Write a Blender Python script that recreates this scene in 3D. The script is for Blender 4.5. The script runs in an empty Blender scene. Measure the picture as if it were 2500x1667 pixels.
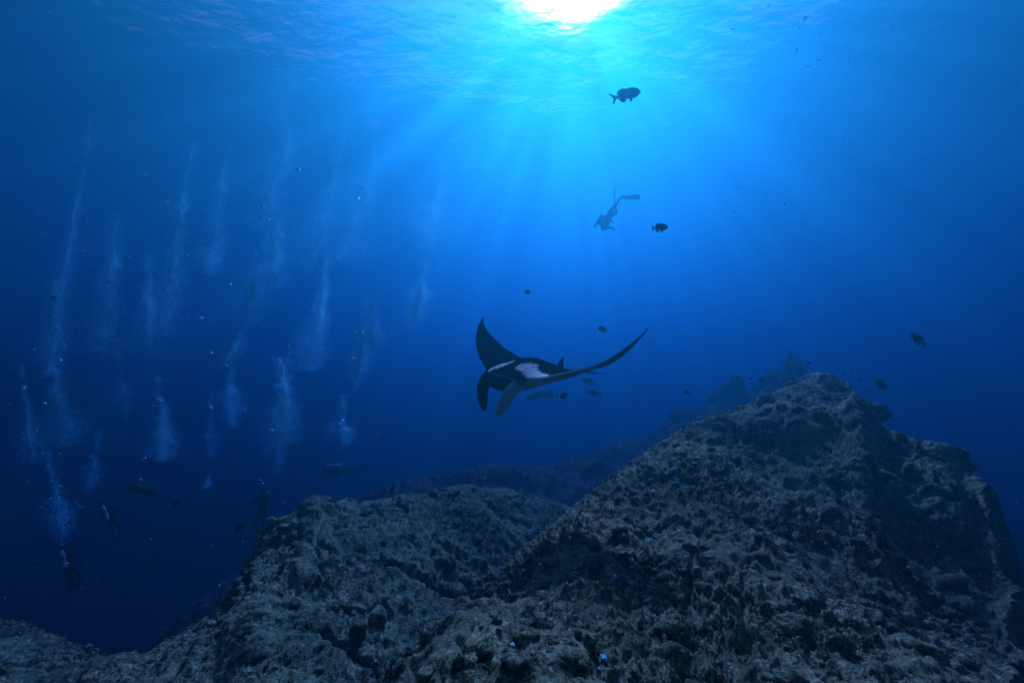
import bpy, bmesh, math, random
import numpy as np
from mathutils import Vector, Matrix, noise, Euler
R = math.radians
random.seed(7)
rng = np.random.default_rng(7)
scene = bpy.context.scene
COL = scene.collection

# ------------------------------------------------------------------ camera
PITCH = R(8.0)
cam_d = bpy.data.cameras.new('camera')
cam_d.sensor_width = 36.0
cam_d.lens = 18.0 / math.tan(R(50))
cam_d.clip_start = 0.05
cam_d.clip_end = 2000
cam = bpy.data.objects.new('camera', cam_d)
cam.location = (0, 0, 0)
cam.rotation_euler = (R(90) + PITCH, 0, 0)
COL.objects.link(cam)
scene.camera = cam
FPX = 1250.0 / math.tan(R(50))

def at(u, v, dist):
    """world point seen at photo pixel (u, v) of 2500x1667, at dist metres of forward travel (world Y)"""
    a = (u - 1250) / FPX
    b = -(v - 833.5) / FPX
    d = Vector((a, math.cos(PITCH) - b * math.sin(PITCH), math.sin(PITCH) + b * math.cos(PITCH)))
    return d * (dist / d.y)

# ------------------------------------------------------------------ sky, sun, exposure
SUN_EL, SUN_AZ = R(46.5), R(9.3)            # direction of the light under water
world = bpy.data.worlds.new("World")
scene.world = world
world.use_nodes = True
wn = world.node_tree
wn.nodes.clear()
sky = wn.nodes.new('ShaderNodeTexSky')
sky.sky_type = 'NISHITA'
sky.sun_disc = False
sky.sun_elevation = SUN_EL
sky.sun_rotation = SUN_AZ
bg = wn.nodes.new('ShaderNodeBackground')
bg.inputs['Strength'].default_value = 0.009
wo = wn.nodes.new('ShaderNodeOutputWorld')
wn.links.new(sky.outputs[0], bg.inputs[0])
wn.links.new(bg.outputs[0], wo.inputs[0])

sun_d = bpy.data.lights.new('sun', 'SUN')
sun_d.energy = 5.0
sun_d.angle = R(0.53)
sun_d.color = (1.0, 0.96, 0.90)
sun = bpy.data.objects.new('sun', sun_d)
sdir = Vector((math.cos(SUN_EL) * math.sin(SUN_AZ), math.cos(SUN_EL) * math.cos(SUN_AZ), math.sin(SUN_EL)))
sun.rotation_euler = (-sdir).to_track_quat('-Z', 'Y').to_euler()
sun.location = sdir * 60
COL.objects.link(sun)

vs = scene.view_settings
vs.view_transform = 'Standard'
vs.look = 'None'
vs.exposure = 1.52
vs.gamma = 1.0
vs.use_curve_mapping = False
cy = scene.cycles
cy.use_denoising = True
cy.denoiser = 'OPENIMAGEDENOISE'
cy.max_bounces = 6
cy.diffuse_bounces = 2
cy.glossy_bounces = 2
cy.transmission_bounces = 3
cy.volume_bounces = 0
cy.transparent_max_bounces = 24
cy.caustics_reflective = False
cy.caustics_refractive = False
cy.sample_clamp_indirect = 4.0
cy.use_adaptive_sampling = True
cy.adaptive_threshold = 0.01

# ------------------------------------------------------------------ helpers
def tag(o, label=None, cat=None, group=None, kind=None):
    if label: o['label'] = label
    if cat: o['category'] = cat
    if group: o['group'] = group
    if kind: o['kind'] = kind
    return o

def mesh_obj(name, verts, faces, mat=None, parent=None, smooth=True, mats=None, fm=None):
    me = bpy.data.meshes.new(name)
    if isinstance(verts, np.ndarray) and isinstance(faces, np.ndarray):
        nv, nf, k = len(verts), len(faces), faces.shape[1]
        me.vertices.add(nv); me.vertices.foreach_set('co', verts.astype(np.float32).ravel())
        me.loops.add(nf * k); me.loops.foreach_set('vertex_index', faces.astype(np.int32).ravel())
        me.polygons.add(nf); me.polygons.foreach_set('loop_start', np.arange(0, nf * k, k, dtype=np.int32))
        me.update(calc_edges=True)
    else:
        me.from_pydata([tuple(v) for v in verts], [], [tuple(f) for f in faces])
        me.update()
    for m in (mats or ([mat] if mat else [])):
        me.materials.append(m)
    if fm is not None:
        me.polygons.foreach_set('material_index', fm)
    if smooth:
        me.polygons.foreach_set('use_smooth', [True] * len(me.polygons))
    o = bpy.data.objects.new(name, me)
    COL.objects.link(o)
    if parent is not None:
        o.parent = parent
    return o

def empty(name, loc=(0, 0, 0)):
    o = bpy.data.objects.new(name, None)
    o.location = loc
    o.empty_display_size = 0.2
    COL.objects.link(o)
    return o

def new_mat(name):
    m = bpy.data.materials.new(name)
    m.use_nodes = True
    nt = m.node_tree
    nt.nodes.clear()
    out = nt.nodes.new('ShaderNodeOutputMaterial')
    return m, nt, out

def N(nt, t, **kw):
    n = nt.nodes.new(t)
    for k, v in kw.items():
        if k in n.inputs.keys():
            n.inputs[k].default_value = v
        else:
            setattr(n, k, v)
    return n

# ------------------------------------------------------------------ the water: body (haze) and surface
SURF_Z = 16.0
def box(name, x0, x1, y0, y1, z0, z1):
    v = [(x, y, z) for x in (x0, x1) for y in (y0, y1) for z in (z0, z1)]
    f = [(0, 1, 3, 2), (4, 6, 7, 5), (0, 4, 5, 1), (2, 3, 7, 6), (0, 2, 6, 4), (1, 5, 7, 3)]
    return mesh_obj(name, v, f, smooth=False)
haze = box('haze', -160, 160, -60, 260, -42.0, 15.5)
haze['kind'] = 'stuff'
m, nt, out = new_mat('sea_water_body')
pv = N(nt, 'ShaderNodeVolumePrincipled')
SIG_S = (0.0010, 0.0192, 0.0310)
SIG_T = (0.090, 0.078, 0.045)
DEN = 0.30
colr = [s / DEN for s in SIG_S]
absc = [(1 - (t - s) / DEN / (1 - s / DEN)) ** 2 for s, t in zip(SIG_S, SIG_T)]
pv.inputs['Density'].default_value = DEN
pv.inputs['Color'].default_value = (*colr, 1)
pv.inputs['Absorption Color'].default_value = (*absc, 1)
pv.inputs['Anisotropy'].default_value = 0.68
nt.links.new(pv.outputs[0], out.inputs['Volume'])
haze.data.materials.append(m)

m, nt, out = new_mat('sea_surface')
geo = N(nt, 'ShaderNodeNewGeometry')
n1 = N(nt, 'ShaderNodeTexNoise', Scale=1.1, Detail=8.0, Roughness=0.62)
mp = N(nt, 'ShaderNodeMapping'); mp.inputs['Scale'].default_value = (1.0, 1.6, 1.0)
nt.links.new(geo.outputs['Position'], mp.inputs[0]); nt.links.new(mp.outputs[0], n1.inputs['Vector'])
bp = N(nt, 'ShaderNodeBump', Strength=0.45, Distance=0.08)
n2 = N(nt, 'ShaderNodeTexNoise', Scale=0.7, Detail=2.0)
nt.links.new(mp.outputs[0], n2.inputs['Vector'])
hm = N(nt, 'ShaderNodeMath', operation='MULTIPLY_ADD'); hm.inputs[1].default_value = 3.0
nt.links.new(n2.outputs[0], hm.inputs[0]); nt.links.new(n1.outputs[0], hm.inputs[2]); nt.links.new(hm.outputs[0], bp.inputs['Height'])
fr = N(nt, 'ShaderNodeFresnel', IOR=1.333)
nt.links.new(bp.outputs[0], fr.inputs['Normal'])
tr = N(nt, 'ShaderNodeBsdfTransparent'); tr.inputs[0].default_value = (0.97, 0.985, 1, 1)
# mottled transparency tint, added so the sunlight breaks into shafts below
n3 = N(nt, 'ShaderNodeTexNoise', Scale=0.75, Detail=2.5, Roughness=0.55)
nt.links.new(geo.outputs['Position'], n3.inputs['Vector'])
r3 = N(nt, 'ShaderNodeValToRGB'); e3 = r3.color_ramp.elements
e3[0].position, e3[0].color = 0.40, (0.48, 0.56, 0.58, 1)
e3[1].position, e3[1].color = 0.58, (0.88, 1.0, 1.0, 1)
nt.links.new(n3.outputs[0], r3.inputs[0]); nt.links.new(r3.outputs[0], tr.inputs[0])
tl = N(nt, 'ShaderNodeBsdfTranslucent'); tl.inputs[0].default_value = (0.95, 0.97, 1, 1)
nt.links.new(bp.outputs[0], tl.inputs['Normal'])
gl = N(nt, 'ShaderNodeBsdfGlossy'); gl.inputs['Roughness'].default_value = 0.2
nt.links.new(bp.outputs[0], gl.inputs['Normal'])
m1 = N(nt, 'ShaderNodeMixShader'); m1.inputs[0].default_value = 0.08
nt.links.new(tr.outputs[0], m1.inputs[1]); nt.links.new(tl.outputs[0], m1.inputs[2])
rf = N(nt, 'ShaderNodeBsdfRefraction'); rf.inputs['IOR'].default_value = 1.10; rf.inputs['Roughness'].default_value = 1.0
nt.links.new(bp.outputs[0], rf.inputs['Normal'])
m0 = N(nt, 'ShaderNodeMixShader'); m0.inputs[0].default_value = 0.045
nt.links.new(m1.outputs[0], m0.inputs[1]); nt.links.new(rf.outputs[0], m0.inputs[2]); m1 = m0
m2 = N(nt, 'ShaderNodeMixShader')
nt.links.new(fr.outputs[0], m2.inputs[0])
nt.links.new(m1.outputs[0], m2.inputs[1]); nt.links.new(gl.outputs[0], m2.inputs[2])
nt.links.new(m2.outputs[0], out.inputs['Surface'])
nx = 260
xs = np.linspace(-170, 170, nx); xs = np.sign(xs) * (np.abs(xs) / 170) ** 1.8 * 170
ys = np.linspace(0, 1, nx) ** 1.8 * 260 - 6; ys = np.concatenate([[-60, -30, -15], ys])
X, Y = np.meshgrid(xs, ys)
Z = SURF_Z + 0.04 * np.sin(X * 0.9 + Y * 0.35) + 0.035 * np.sin(Y * 1.3 - X * 0.4 + 1) + 0.02 * np.sin(X * 2.1 + Y * 1.7)
V = np.stack([X, Y, Z], -1).reshape(-1, 3)
idx = np.arange(len(V)).reshape(X.shape)
F = np.stack([idx[:-1, :-1], idx[:-1, 1:], idx[1:, 1:], idx[1:, :-1]], -1).reshape(-1, 4)
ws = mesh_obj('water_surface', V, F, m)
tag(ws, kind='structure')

# ------------------------------------------------------------------ numpy noise
_perm = rng.permutation(4096).astype(np.int64)
_grad = rng.normal(size=(4096, 3)); _grad /= np.linalg.norm(_grad, axis=1)[:, None]
_pts = rng.random((4096, 3))
def _h(ix, iy, iz):
    return _perm[(_perm[(_perm[ix & 4095] + iy) & 4095] + iz) & 4095]
def gnoise(P):
    i = np.floor(P).astype(np.int64); f = P - i
    w = f * f * f * (f * (f * 6 - 15) + 10)
    r = 0
    for dx in (0, 1):
        wx = w[:, 0] if dx else 1 - w[:, 0]
        for dy in (0, 1):
            wy = w[:, 1] if dy else 1 - w[:, 1]
            for dz in (0, 1):
                wz = w[:, 2] if dz else 1 - w[:, 2]
                g = _grad[_h(i[:, 0] + dx, i[:, 1] + dy, i[:, 2] + dz)]
                r = r + wx * wy * wz * (g[:, 0] * (f[:, 0] - dx) + g[:, 1] * (f[:, 1] - dy) + g[:, 2] * (f[:, 2] - dz))
    return r * 1.6
def fbm(P, octv, rough=0.5, ridged=False):
    a, s, t = 1.0, 1.0, 0
    for k in range(octv):
        n = gnoise(P * s + 17.3 * k)
        t = t + a * ((0.5 - np.abs(n)) * 2 if ridged else n)
        a *= rough; s *= 2.03
    return t
def worley(P):
    i = np.floor(P).astype(np.int64); f = P - i
    d = np.full(len(P), 9.0)
    for dx in (-1, 0, 1):
        for dy in (-1, 0, 1):
            for dz in (-1, 0, 1):
                q = _pts[_h(i[:, 0] + dx, i[:, 1] + dy, i[:, 2] + dz)]
                e = (q[:, 0] + dx - f[:, 0]) ** 2 + (q[:, 1] + dy - f[:, 1]) ** 2 + (q[:, 2] + dz - f[:, 2]) ** 2
                d = np.minimum(d, e)
    return np.sqrt(d)

# ------------------------------------------------------------------ rock materials
def rock_material(name, dark, mid, pale, scale=1.0, bump=1.0):
    m, nt, out = new_mat(name)
    L = nt.links.new
    geo = N(nt, 'ShaderNodeNewGeometry')
    mp = N(nt, 'ShaderNodeMapping'); mp.inputs['Scale'].default_value = (scale,) * 3
    L(geo.outputs['Position'], mp.inputs[0])
    big = N(nt, 'ShaderNodeTexNoise', Scale=1.7, Detail=5.0, Roughness=0.6)
    med = N(nt, 'ShaderNodeTexNoise', Scale=11.0, Detail=6.0, Roughness=0.7)
    fin = N(nt, 'ShaderNodeTexNoise', Scale=48.0, Detail=5.0, Roughness=0.75)
    vor = N(nt, 'ShaderNodeTexVoronoi', Scale=22.0)
    for n in (big, med, fin, vor):
        L(mp.outputs[0], n.inputs['Vector'])
    def math_(op, a, b=None, clamp=False):
        n = N(nt, 'ShaderNodeMath', operation=op); n.use_clamp = clamp
        for k, q in enumerate((a, b)):
            if q is None: continue
            if isinstance(q, (int, float)): n.inputs[k].default_value = q
            else: L(q, n.inputs[k])
        return n.outputs[0]
    # patchy turf (dark) against bare crust (mid), broken up finely
    s = math_('ADD', math_('MULTIPLY', big.outputs[0], 0.8), math_('ADD', math_('MULTIPLY', med.outputs[0], 0.9), math_('MULTIPLY', fin.outputs[0], 0.9)))
    r1 = N(nt, 'ShaderNodeValToRGB'); e = r1.color_ramp.elements
    e[0].position, e[0].color = 0.45, (*dark, 1)
    e[1].position, e[1].color = 0.515, (*mid, 1)
    L(math_('DIVIDE', s, 2.6), r1.inputs[0])
    # pale encrusting specks
    r2 = N(nt, 'ShaderNodeValToRGB'); e = r2.color_ramp.elements
    e[0].position, e[0].color = 0.53, (0, 0, 0, 1)
    e[1].position, e[1].color = 0.60, (1, 1, 1, 1)
    L(math_('ADD', math_('MULTIPLY', fin.outputs[0], 0.55), math_('MULTIPLY', med.outputs[0], 0.45)), r2.inputs[0])
    # small dark pits
    pit = math_('GREATER_THAN', vor.outputs[0], 0.16)
    mx = N(nt, 'ShaderNodeMix', data_type='RGBA'); L(r2.outputs[0], mx.inputs[0]); L(r1.outputs[0], mx.inputs[6]); mx.inputs[7].default_value = (*pale, 1)
    bs = N(nt, 'ShaderNodeBsdfPrincipled'); L(mx.outputs[2], bs.inputs['Base Color'])
    bs.inputs['Roughness'].default_value = 0.95; bs.inputs['Specular IOR Level'].default_value = 0.1
    hs = math_('ADD', math_('MULTIPLY', fin.outputs[0], 1.8), math_('ADD', math_('MULTIPLY', vor.outputs[0], 0.6), math_('MULTIPLY', med.outputs[0], 2.0)))
    b = N(nt, 'ShaderNodeBump', Strength=1.0, Distance=0.07 * bump)
    L(hs, b.inputs['Height']); L(b.outputs[0], bs.inputs['Normal'])
    L(bs.outputs[0], out.inputs['Surface'])
    return m
M_hill = rock_material('crusted_rock', (0.022, 0.035, 0.022), (0.40, 0.48, 0.30), (0.92, 0.98, 0.74))
M_ledge = rock_material('ledge_rock', (0.03, 0.05, 0.035), (0.30, 0.44, 0.29), (0.68, 0.86, 0.60), 0.8)
M_far = rock_material('far_rock', (0.05, 0.06, 0.045), (0.20, 0.18, 0.14), (0.36, 0.30, 0.24), 0.5)

# ------------------------------------------------------------------ rock masses: control points, thin-plate surface, rugged relief
def tps(ctrl, lam=0.02):
    C = np.array(ctrl, float); n = len(C)
    d = np.linalg.norm(C[:, None, :2] - C[None, :, :2], axis=2)
    K = np.where(d > 0, d * d * np.log(d + 1e-9), 0) + lam * np.eye(n)
    A = np.zeros((n + 3, n + 3)); A[:n, :n] = K
    A[:n, n] = 1; A[:n, n + 1:] = C[:, :2]; A[n, :n] = 1; A[n + 1:, :n] = C[:, :2].T
    w = np.linalg.solve(A, np.concatenate([C[:, 2], np.zeros(3)]))
    def f(x, y):
        z = w[n] + w[n + 1] * x + w[n + 2] * y
        for k in range(n):
            r2 = (x - C[k, 0]) ** 2 + (y - C[k, 1]) ** 2
            z = z + w[k] * 0.5 * r2 * np.log(r2 + 1e-9)
        return z
    return f
def P(u, v, d, dz=0.0):
    p = at(u, v, d); return (p.x, p.y, p.z + dz)
def off(p, dx, dy, dz):
    return (p[0] + dx, p[1] + dy, p[2] + dz)
def polar(a0, a1, na, r0, r1, nr, cx=0.0, cyy=0.0):
    a = np.linspace(R(a0), R(a1), na); r = np.exp(np.linspace(math.log(r0), math.log(r1), nr))
    A, Rr = np.meshgrid(a, r)
    X = np.sin(A) * Rr + cx; Y = np.cos(A) * Rr + cyy
    idx = np.arange(na * nr).reshape(nr, na)
    F = np.stack([idx[:-1, :-1], idx[:-1, 1:], idx[1:, 1:], idx[1:, :-1]], -1).reshape(-1, 4)
    F = F[:, ::-1]
    return X.ravel(), Y.ravel(), F, (nr, na)
def relief(X, Y, Z, shape, amp, seed, strata=0.0, lumps=1.0):
    """displace along the smooth surface normal: lumps, ledges, pits, crust"""
    Pn = np.stack([X, Y, Z], 1)
    G = Pn.reshape(shape[0], shape[1], 3)
    du = np.gradient(G, axis=1); dv = np.gradient(G, axis=0)
    n = np.cross(du, dv).reshape(-1, 3); n /= np.linalg.norm(n, axis=1)[:, None] + 1e-9
    n *= np.sign(n[:, 2:3] + 1e-9)
    Q = Pn + seed
    W = Q + 0.25 * np.stack([gnoise(Q * 1.1), gnoise(Q * 1.1 + 31), gnoise(Q * 1.1 + 67)], 1)
    d = 0.14 * fbm(W * 0.9, 2, 0.5)
    d += lumps * 0.15 * (0.55 - worley(W * 1.25))
    d += lumps * 0.085 * (0.5 - worley(W * 2.9 + 5))
    d += lumps * 0.045 * (0.5 - worley(W * 7.1 + 9))
    d += 0.05 * fbm(W * 3.1, 3, 0.6, True) - 0.03
    msk = np.clip(gnoise(W * 0.9 + 40) * 1.5 + 0.55, 0.15, 1)
    d += 0.045 * msk * fbm(Q * 13, 4, 0.72)
    d += 0.045 * msk * (0.5 - worley(Q * 13.0 + 21))
    d -= 0.05 * np.clip(0.40 - worley(Q * 6.5 + 3), 0, 1) * 2.2
    if strata:
        t = (Q[:, 0] * 0.8 - Q[:, 1] * 0.35 + Q[:, 2] * 1.2) * 1.6 + 1.6 * gnoise(Q * 0.7)
        c = np.abs(((t + 0.5) % 1) - 0.5)
        d -= strata * np.exp(-(c / 0.05) ** 2) * np.clip(gnoise(Q * 0.8 + 12) * 2 + .5, 0, 1)
        t = (Q[:, 0] * 0.5 + Q[:, 1] * 0.9) * 1.1 + 1.2 * gnoise(Q * 0.6 + 9)
        c = np.abs(((t + 0.5) % 1) - 0.5)
        d -= strata * 0.8 * np.exp(-(c / 0.035) ** 2) * np.clip(gnoise(Q * 0.9 + 55) * 2 + .3, 0, 1)
    vis = np.hypot(X, Y) < 12
    d = d - d[vis if vis.sum() > 9 else slice(None)].mean()
    Pn = Pn + n * (d * amp)[:, None]
    return Pn

def fit_skyline(V, shape, target, extra=(), smooth=9, lo=0.35, hi=0.85):
    """raise or lower whole sectors of a rock mass so that its crest stands as high as surveyed"""
    t = []
    for (u, v) in target:
        p = at(u, v, 1.0); t.append((math.atan2(p.x, p.y), p.z / math.hypot(p.x, p.y)))
    t += [(R(a), e) for a, e in extra]
    t.sort()
    ta = np.array([q[0] for q in t]); te = np.array([q[1] for q in t])
    G = V.reshape(shape[0], shape[1], 3)
    for it in range(3):
        r = np.hypot(G[..., 0], G[..., 1]); e = G[..., 2] / r
        k = e.argmax(0); cols = np.arange(shape[1])
        es = e[k, cols]; rs = r[k, cols]
        az = np.arctan2(G[k, cols, 0], G[k, cols, 1])
        df = es - np.interp(az, ta, te)
        ker = np.hanning(2 * smooth + 3)[1:-1]; ker /= ker.sum()
        pad = lambda q: np.convolve(np.pad(q, smooth, mode='edge'), ker, 'valid')
        df = pad(df)
        kr = np.hanning(103)[1:-1]; kr /= kr.sum(); rs = np.convolve(np.pad(rs, 50, mode='edge'), kr, 'valid')
        w = np.clip((r / rs[None] - lo) / (hi - lo), 0, 1); w = w * w * (3 - 2 * w)
        G[..., 2] -= r * df[None] * w
    return G.reshape(-1, 3)
# right-hand rock hill
silA = [P(925, 1667, 2.2), P(1060, 1530, 2.9), P(1169, 1435, 3.6), P(1270, 1345, 4.2), P(1361, 1265, 4.8), P(1489, 1159, 6.0), P(1648, 1055, 7.0), P(1760, 1010, 7.8),
        P(1860, 970, 8.6), P(1940, 925, 9.3), P(2009, 906, 9.8), P(2105, 960, 9.3), P(2147, 1031, 8.6), P(2243, 1076, 7.9), P(2328, 1130, 7.0), P(2400, 1190, 6.2), P(2434, 1254, 5.5), P(2445, 1370, 4.6),
        P(2455, 1488, 3.9), P(2477, 1640, 3.1)]
cA = list(silA)
for p in silA[:11]:
    cA += [off(p, -0.55, 0.6, -0.95), off(p, -1.6, 1.7, -3.6)]
for p in silA[11:]:
    cA += [off(p, 0.75, 0.35, -1.0), off(p, 2.0, 0.9, -3.8)]
cA += [P(1500, 1640, 2.0), P(1700, 1500, 2.6), P(1700, 1250, 4.2), P(2000, 1100, 6.1), P(2000, 1400, 3.2), P(2200, 1250, 4.7), P(1800, 1110, 6.2), P(1500, 1350, 3.5),
       P(2200, 1600, 2.35), P(1250, 1600, 2.1), P(1950, 1000, 8.0), P(1650, 1400, 3.1), P(2330, 1350, 4.2), P(1400, 1450, 2.9), P(1800, 1640, 2.05), P(2050, 1220, 4.9),
       (6.6, 12.5, -3.2), (8.6, 11.0, -3.8), (0.2, 1.0, -1.35), (1.6, 0.8, -1.3), (3.2, 1.0, -1.7), (0, -2, -1.6), (3, -2.5, -2.0), (-2, -2, -2.2), (6, 0, -5), (-2.2, 0.8, -2.4)]
fA = tps(cA, 0.05)
X, Y, F, sh = polar(-28, 66, 880, 1.15, 15.0, 510)
Z = np.maximum(fA(X, Y), -9.0)
VA = relief(X, Y, Z, sh, 0.85, 47.0, strata=0.07, lumps=0.75)
VA = fit_skyline(VA, sh, [(906, 1680), (1060, 1530), (1169, 1438), (1361, 1267), (1489, 1160), (1648, 1054), (1730, 1016), (1860, 974), (1940, 930), (1975, 912), (2009, 905), (2045, 920), (2105, 962), (2140, 1031), (2190, 1050), (2243, 1078), (2328, 1135), (2380, 1180), (2434, 1254)], [(-30, -0.9), (47.6, -0.33), (48.4, -0.6), (50, -0.85), (70, -1.0)], 16, 0.2, 1.0)
hill = mesh_obj('rock_hill', VA, F, M_hill)
tag(hill, kind='structure')

# left-hand ledge with the low ground at the frame's corner
silB = [P(372, 1578, 4.3), P(440, 1545, 4.6), P(510, 1505, 4.9), P(590, 1445, 5.5), P(606, 1325, 6.2), P(691, 1258, 7.0), P(765, 1218, 7.6), P(903, 1228, 8.2), P(1031, 1206, 8.8), P(1148, 1186, 9.4), P(1276, 1206, 9.2), P(1371, 1225, 8.8)]
cB = list(silB)
for p in silB[:3]: cB += [off(p, -0.5, 0.7, -0.8), off(p, -0.9, 2.0, -3.2)]
for p in silB[3:6]: cB += [off(p, -0.6, 0.35, -1.3), off(p, -1.8, 1.2, -4.0)]
for p in silB[6:]: cB += [off(p, 0.0, 0.9, -0.6), off(p, 0.0, 3.0, -2.2)]
lowB = [P(-160, 1480, 6.0), P(0, 1508, 5.6), P(106, 1535, 5.2), P(212, 1588, 4.8), P(320, 1600, 4.5)]
cB += lowB
for p in lowB: cB += [off(p, 0, 0.9, -0.8), off(p, 0.2, 2.8, -3.4)]
cB += [P(700, 1400, 5.3), P(850, 1500, 4.1), P(1000, 1350, 5.6), P(1100, 1285, 6.9), P(600, 1600, 3.4), P(900, 1640, 2.9), P(300, 1650, 3.7), P(100, 1640, 4.2),
       P(780, 1300, 6.6), P(950, 1260, 7.6), P(1130, 1410, 5.2, -0.5), P(1040, 1510, 4.2, -0.5), P(1220, 1335, 6.2, -0.45), P(1300, 1270, 7.6, -0.3), P(930, 1620, 3.3, -0.5), P(1000, 1420, 4.9), P(1100, 1330, 6.1),
       (-2, 1.2, -2.1), (-6.5, 2, -2.6), (0, 1.2, -2.3), (-9, 4, -3.2), (-10, 8, -6.5), (-3, -2, -2.6), (3.5, 7.0, -4.0), (2.5, 11.5, -3.6), (-4, 12, -6)]
SKY_B = [(-200, 1470), (0, 1506), (106, 1532), (212, 1584), (340, 1597), (385, 1573), (510, 1499), (588, 1440), (603, 1330), (691, 1254), (765, 1212), (903, 1222), (1031, 1201), (1148, 1180), (1276, 1201), (1371, 1225), (1450, 1260)]
fB = tps(cB, 0.25)
X, Y, F, sh = polar(-76, 22, 720, 2.0, 14.0, 390)
Z = np.maximum(fB(X, Y), -9.0)
Z = fit_skyline(np.stack([X, Y, Z], 1), sh, SKY_B, [(-80, -0.35)], 25, 0.1, 1.0)[:, 2]
VB = relief(X, Y, Z, sh, 0.75, 90.0, strata=0.12, lumps=0.75)
VB = fit_skyline(VB, sh, SKY_B, [(-80, -0.35)], 45, 0.1, 1.0)
ledge = mesh_obj('rock_ledge', VB, F, M_ledge)
tag(ledge, kind='structure')

# hazy ridge far behind, falling to the left
silC = [P(600, 1230, 20.7), P(800, 1190, 20.7), P(1000, 1172, 20.7), P(1100, 1152, 20.0), P(1201, 1132, 20.0), P(1328, 1130, 20.0), P(1420, 1105, 20.0), P(1488, 1085, 20.0), P(1584, 1064, 20.0), P(1616, 1036, 20.1), P(1688, 1006, 20.4),
        P(1760, 990, 20.7), P(1860, 962, 20.7), P(1960, 945, 21.3), P(2100, 955, 22.1), P(2300, 1010, 23.5)]
cC = list(silC)
for p in silC: cC += [off(p, 0, 3.4, -2.5), off(p, 0, 11, -11)]
cC += [P(1400, 1200, 16.6), P(1150, 1195, 17.0), P(1700, 1110, 17.9), P(900, 1225, 16.6), P(600, 1270, 16.6), P(1550, 1150, 17.2), (4, 12.4, -5.8), (-4, 12.4, -7.6), (11, 14, -5.5), (-14, 19, -11), (22, 17, -5.5), (-10, 30, -16.5)]
fC = tps(cC, 0.1)
X, Y, F, sh = polar(-42, 52, 560, 11.5, 44, 170)
Z = np.maximum(fC(X, Y), -18.0)
VC = relief(X, Y, Z, sh, 1.7, 200.0, lumps=1.3)
VC = fit_skyline(VC, sh, [(200, 1700), (640, 1330), (850, 1215), (1000, 1168), (1063, 1157), (1201, 1130), (1328, 1137), (1420, 1112), (1488, 1087), (1584, 1062), (1616, 1038), (1688, 1004), (1750, 975), (1800, 955), (1860, 950), (1900, 930), (1945, 912), (1990, 930), (2080, 1010), (2200, 1120), (2500, 1300)], [], 7)
ridge = mesh_obj('far_ridge', VC, F, M_far)
tag(ridge, kind='structure')

# sea bed sheet that carries everything and runs out into the blue
m_bed, nt, out = new_mat('sea_bed_rubble')
no = N(nt, 'ShaderNodeTexNoise', Scale=0.4, Detail=6.0); rp = N(nt, 'ShaderNodeValToRGB')
rp.color_ramp.elements[0].color = (0.03, 0.035, 0.03, 1); rp.color_ramp.elements[1].color = (0.12, 0.11, 0.09, 1)
g_ = N(nt, 'ShaderNodeNewGeometry'); b_ = N(nt, 'ShaderNodeBsdfPrincipled', Roughness=0.95)
nt.links.new(g_.outputs['Position'], no.inputs['Vector']); nt.links.new(no.outputs[0], rp.inputs[0]); nt.links.new(rp.outputs[0], b_.inputs['Base Color']); nt.links.new(b_.outputs[0], out.inputs['Surface'])
xs = np.linspace(-1, 1, 260); xs = np.sign(xs) * np.abs(xs) ** 1.7 * 155
ys = np.sign(np.linspace(-.5, 1, 260)) * np.abs(np.linspace(-.5, 1, 260)) ** 1.7 * 250
X, Y = np.meshgrid(xs, ys); sh = X.shape
Q = np.stack([X.ravel(), Y.ravel(), 0 * X.ravel()], 1)
rr = np.hypot(X - 3, Y - 6).ravel()
Z = -9.0 - 14.0 * np.clip((rr - 10) / 40, 0, 1) + 1.6 * fbm(Q * 0.12, 4) + 0.5 * fbm(Q * 0.7, 3)
idx = np.arange(X.size).reshape(sh)
F = np.stack([idx[:-1, :-1], idx[:-1, 1:], idx[1:, 1:], idx[1:, :-1]], -1).reshape(-1, 4)
bed = mesh_obj('sea_bed', np.stack([X.ravel(), Y.ravel(), Z], 1), F, m_bed)
tag(bed, kind='structure')

# boulders and pinnacles: displaced lumps set on the rock
def lump(name, loc, rad, seed, mat, label, cat, group=None, sub=5, rough=0.28, kind=None, lean=(0, 0)):
    bm = bmesh.new(); bmesh.ops.create_icosphere(bm, subdivisions=sub, radius=1.0)
    V = np.array([v.co[:] for v in bm.verts]); Fc = np.array([[v.index for v in f.verts] for f in bm.faces]); bm.free()
    d = 1 + rough * fbm(V * 1.3 + seed, 3, .55) + 0.22 * (0.5 - worley(V * 2.4 + seed)) + 0.12 * (0.5 - worley(V * 5.5 + seed)) + 0.05 * fbm(V * 9 + seed, 2)
    V = V * d[:, None] * np.array(rad)
    V[:, 0] += lean[0] * np.clip(V[:, 2], 0, None); V[:, 1] += lean[1] * np.clip(V[:, 2], 0, None)
    o = mesh_obj(name, V, Fc, mat); o.location = loc
    tag(o, label, cat, group, kind)
    return o
GP = 'hazy rock pinnacles on the far ridge'
lump('rock_pinnacle', at(1760, 990, 20.7), (0.57, 0.71, 0.85), 11, M_far, 'faint blue rock horn at the left end of the far pinnacles', 'rock', GP, lean=(0.15, 0))
lump('rock_pinnacle', at(1798, 975, 20.6), (0.43, 0.64, 1.02), 23, M_far, 'narrow hazy rock tooth just left of the tiny yellow fish', 'rock', GP)
lump('rock_pinnacle', at(1824, 985, 20.7), (0.57, 0.71, 0.71), 31, M_far, 'low square-shouldered hazy rock beside the narrow tooth', 'rock', GP)
lump('rock_pinnacle', at(1893, 958, 20.7), (0.74, 0.85, 1.02), 41, M_far, 'broad hazy shoulder rock leaning against the tallest pinnacle', 'rock', GP)
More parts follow.
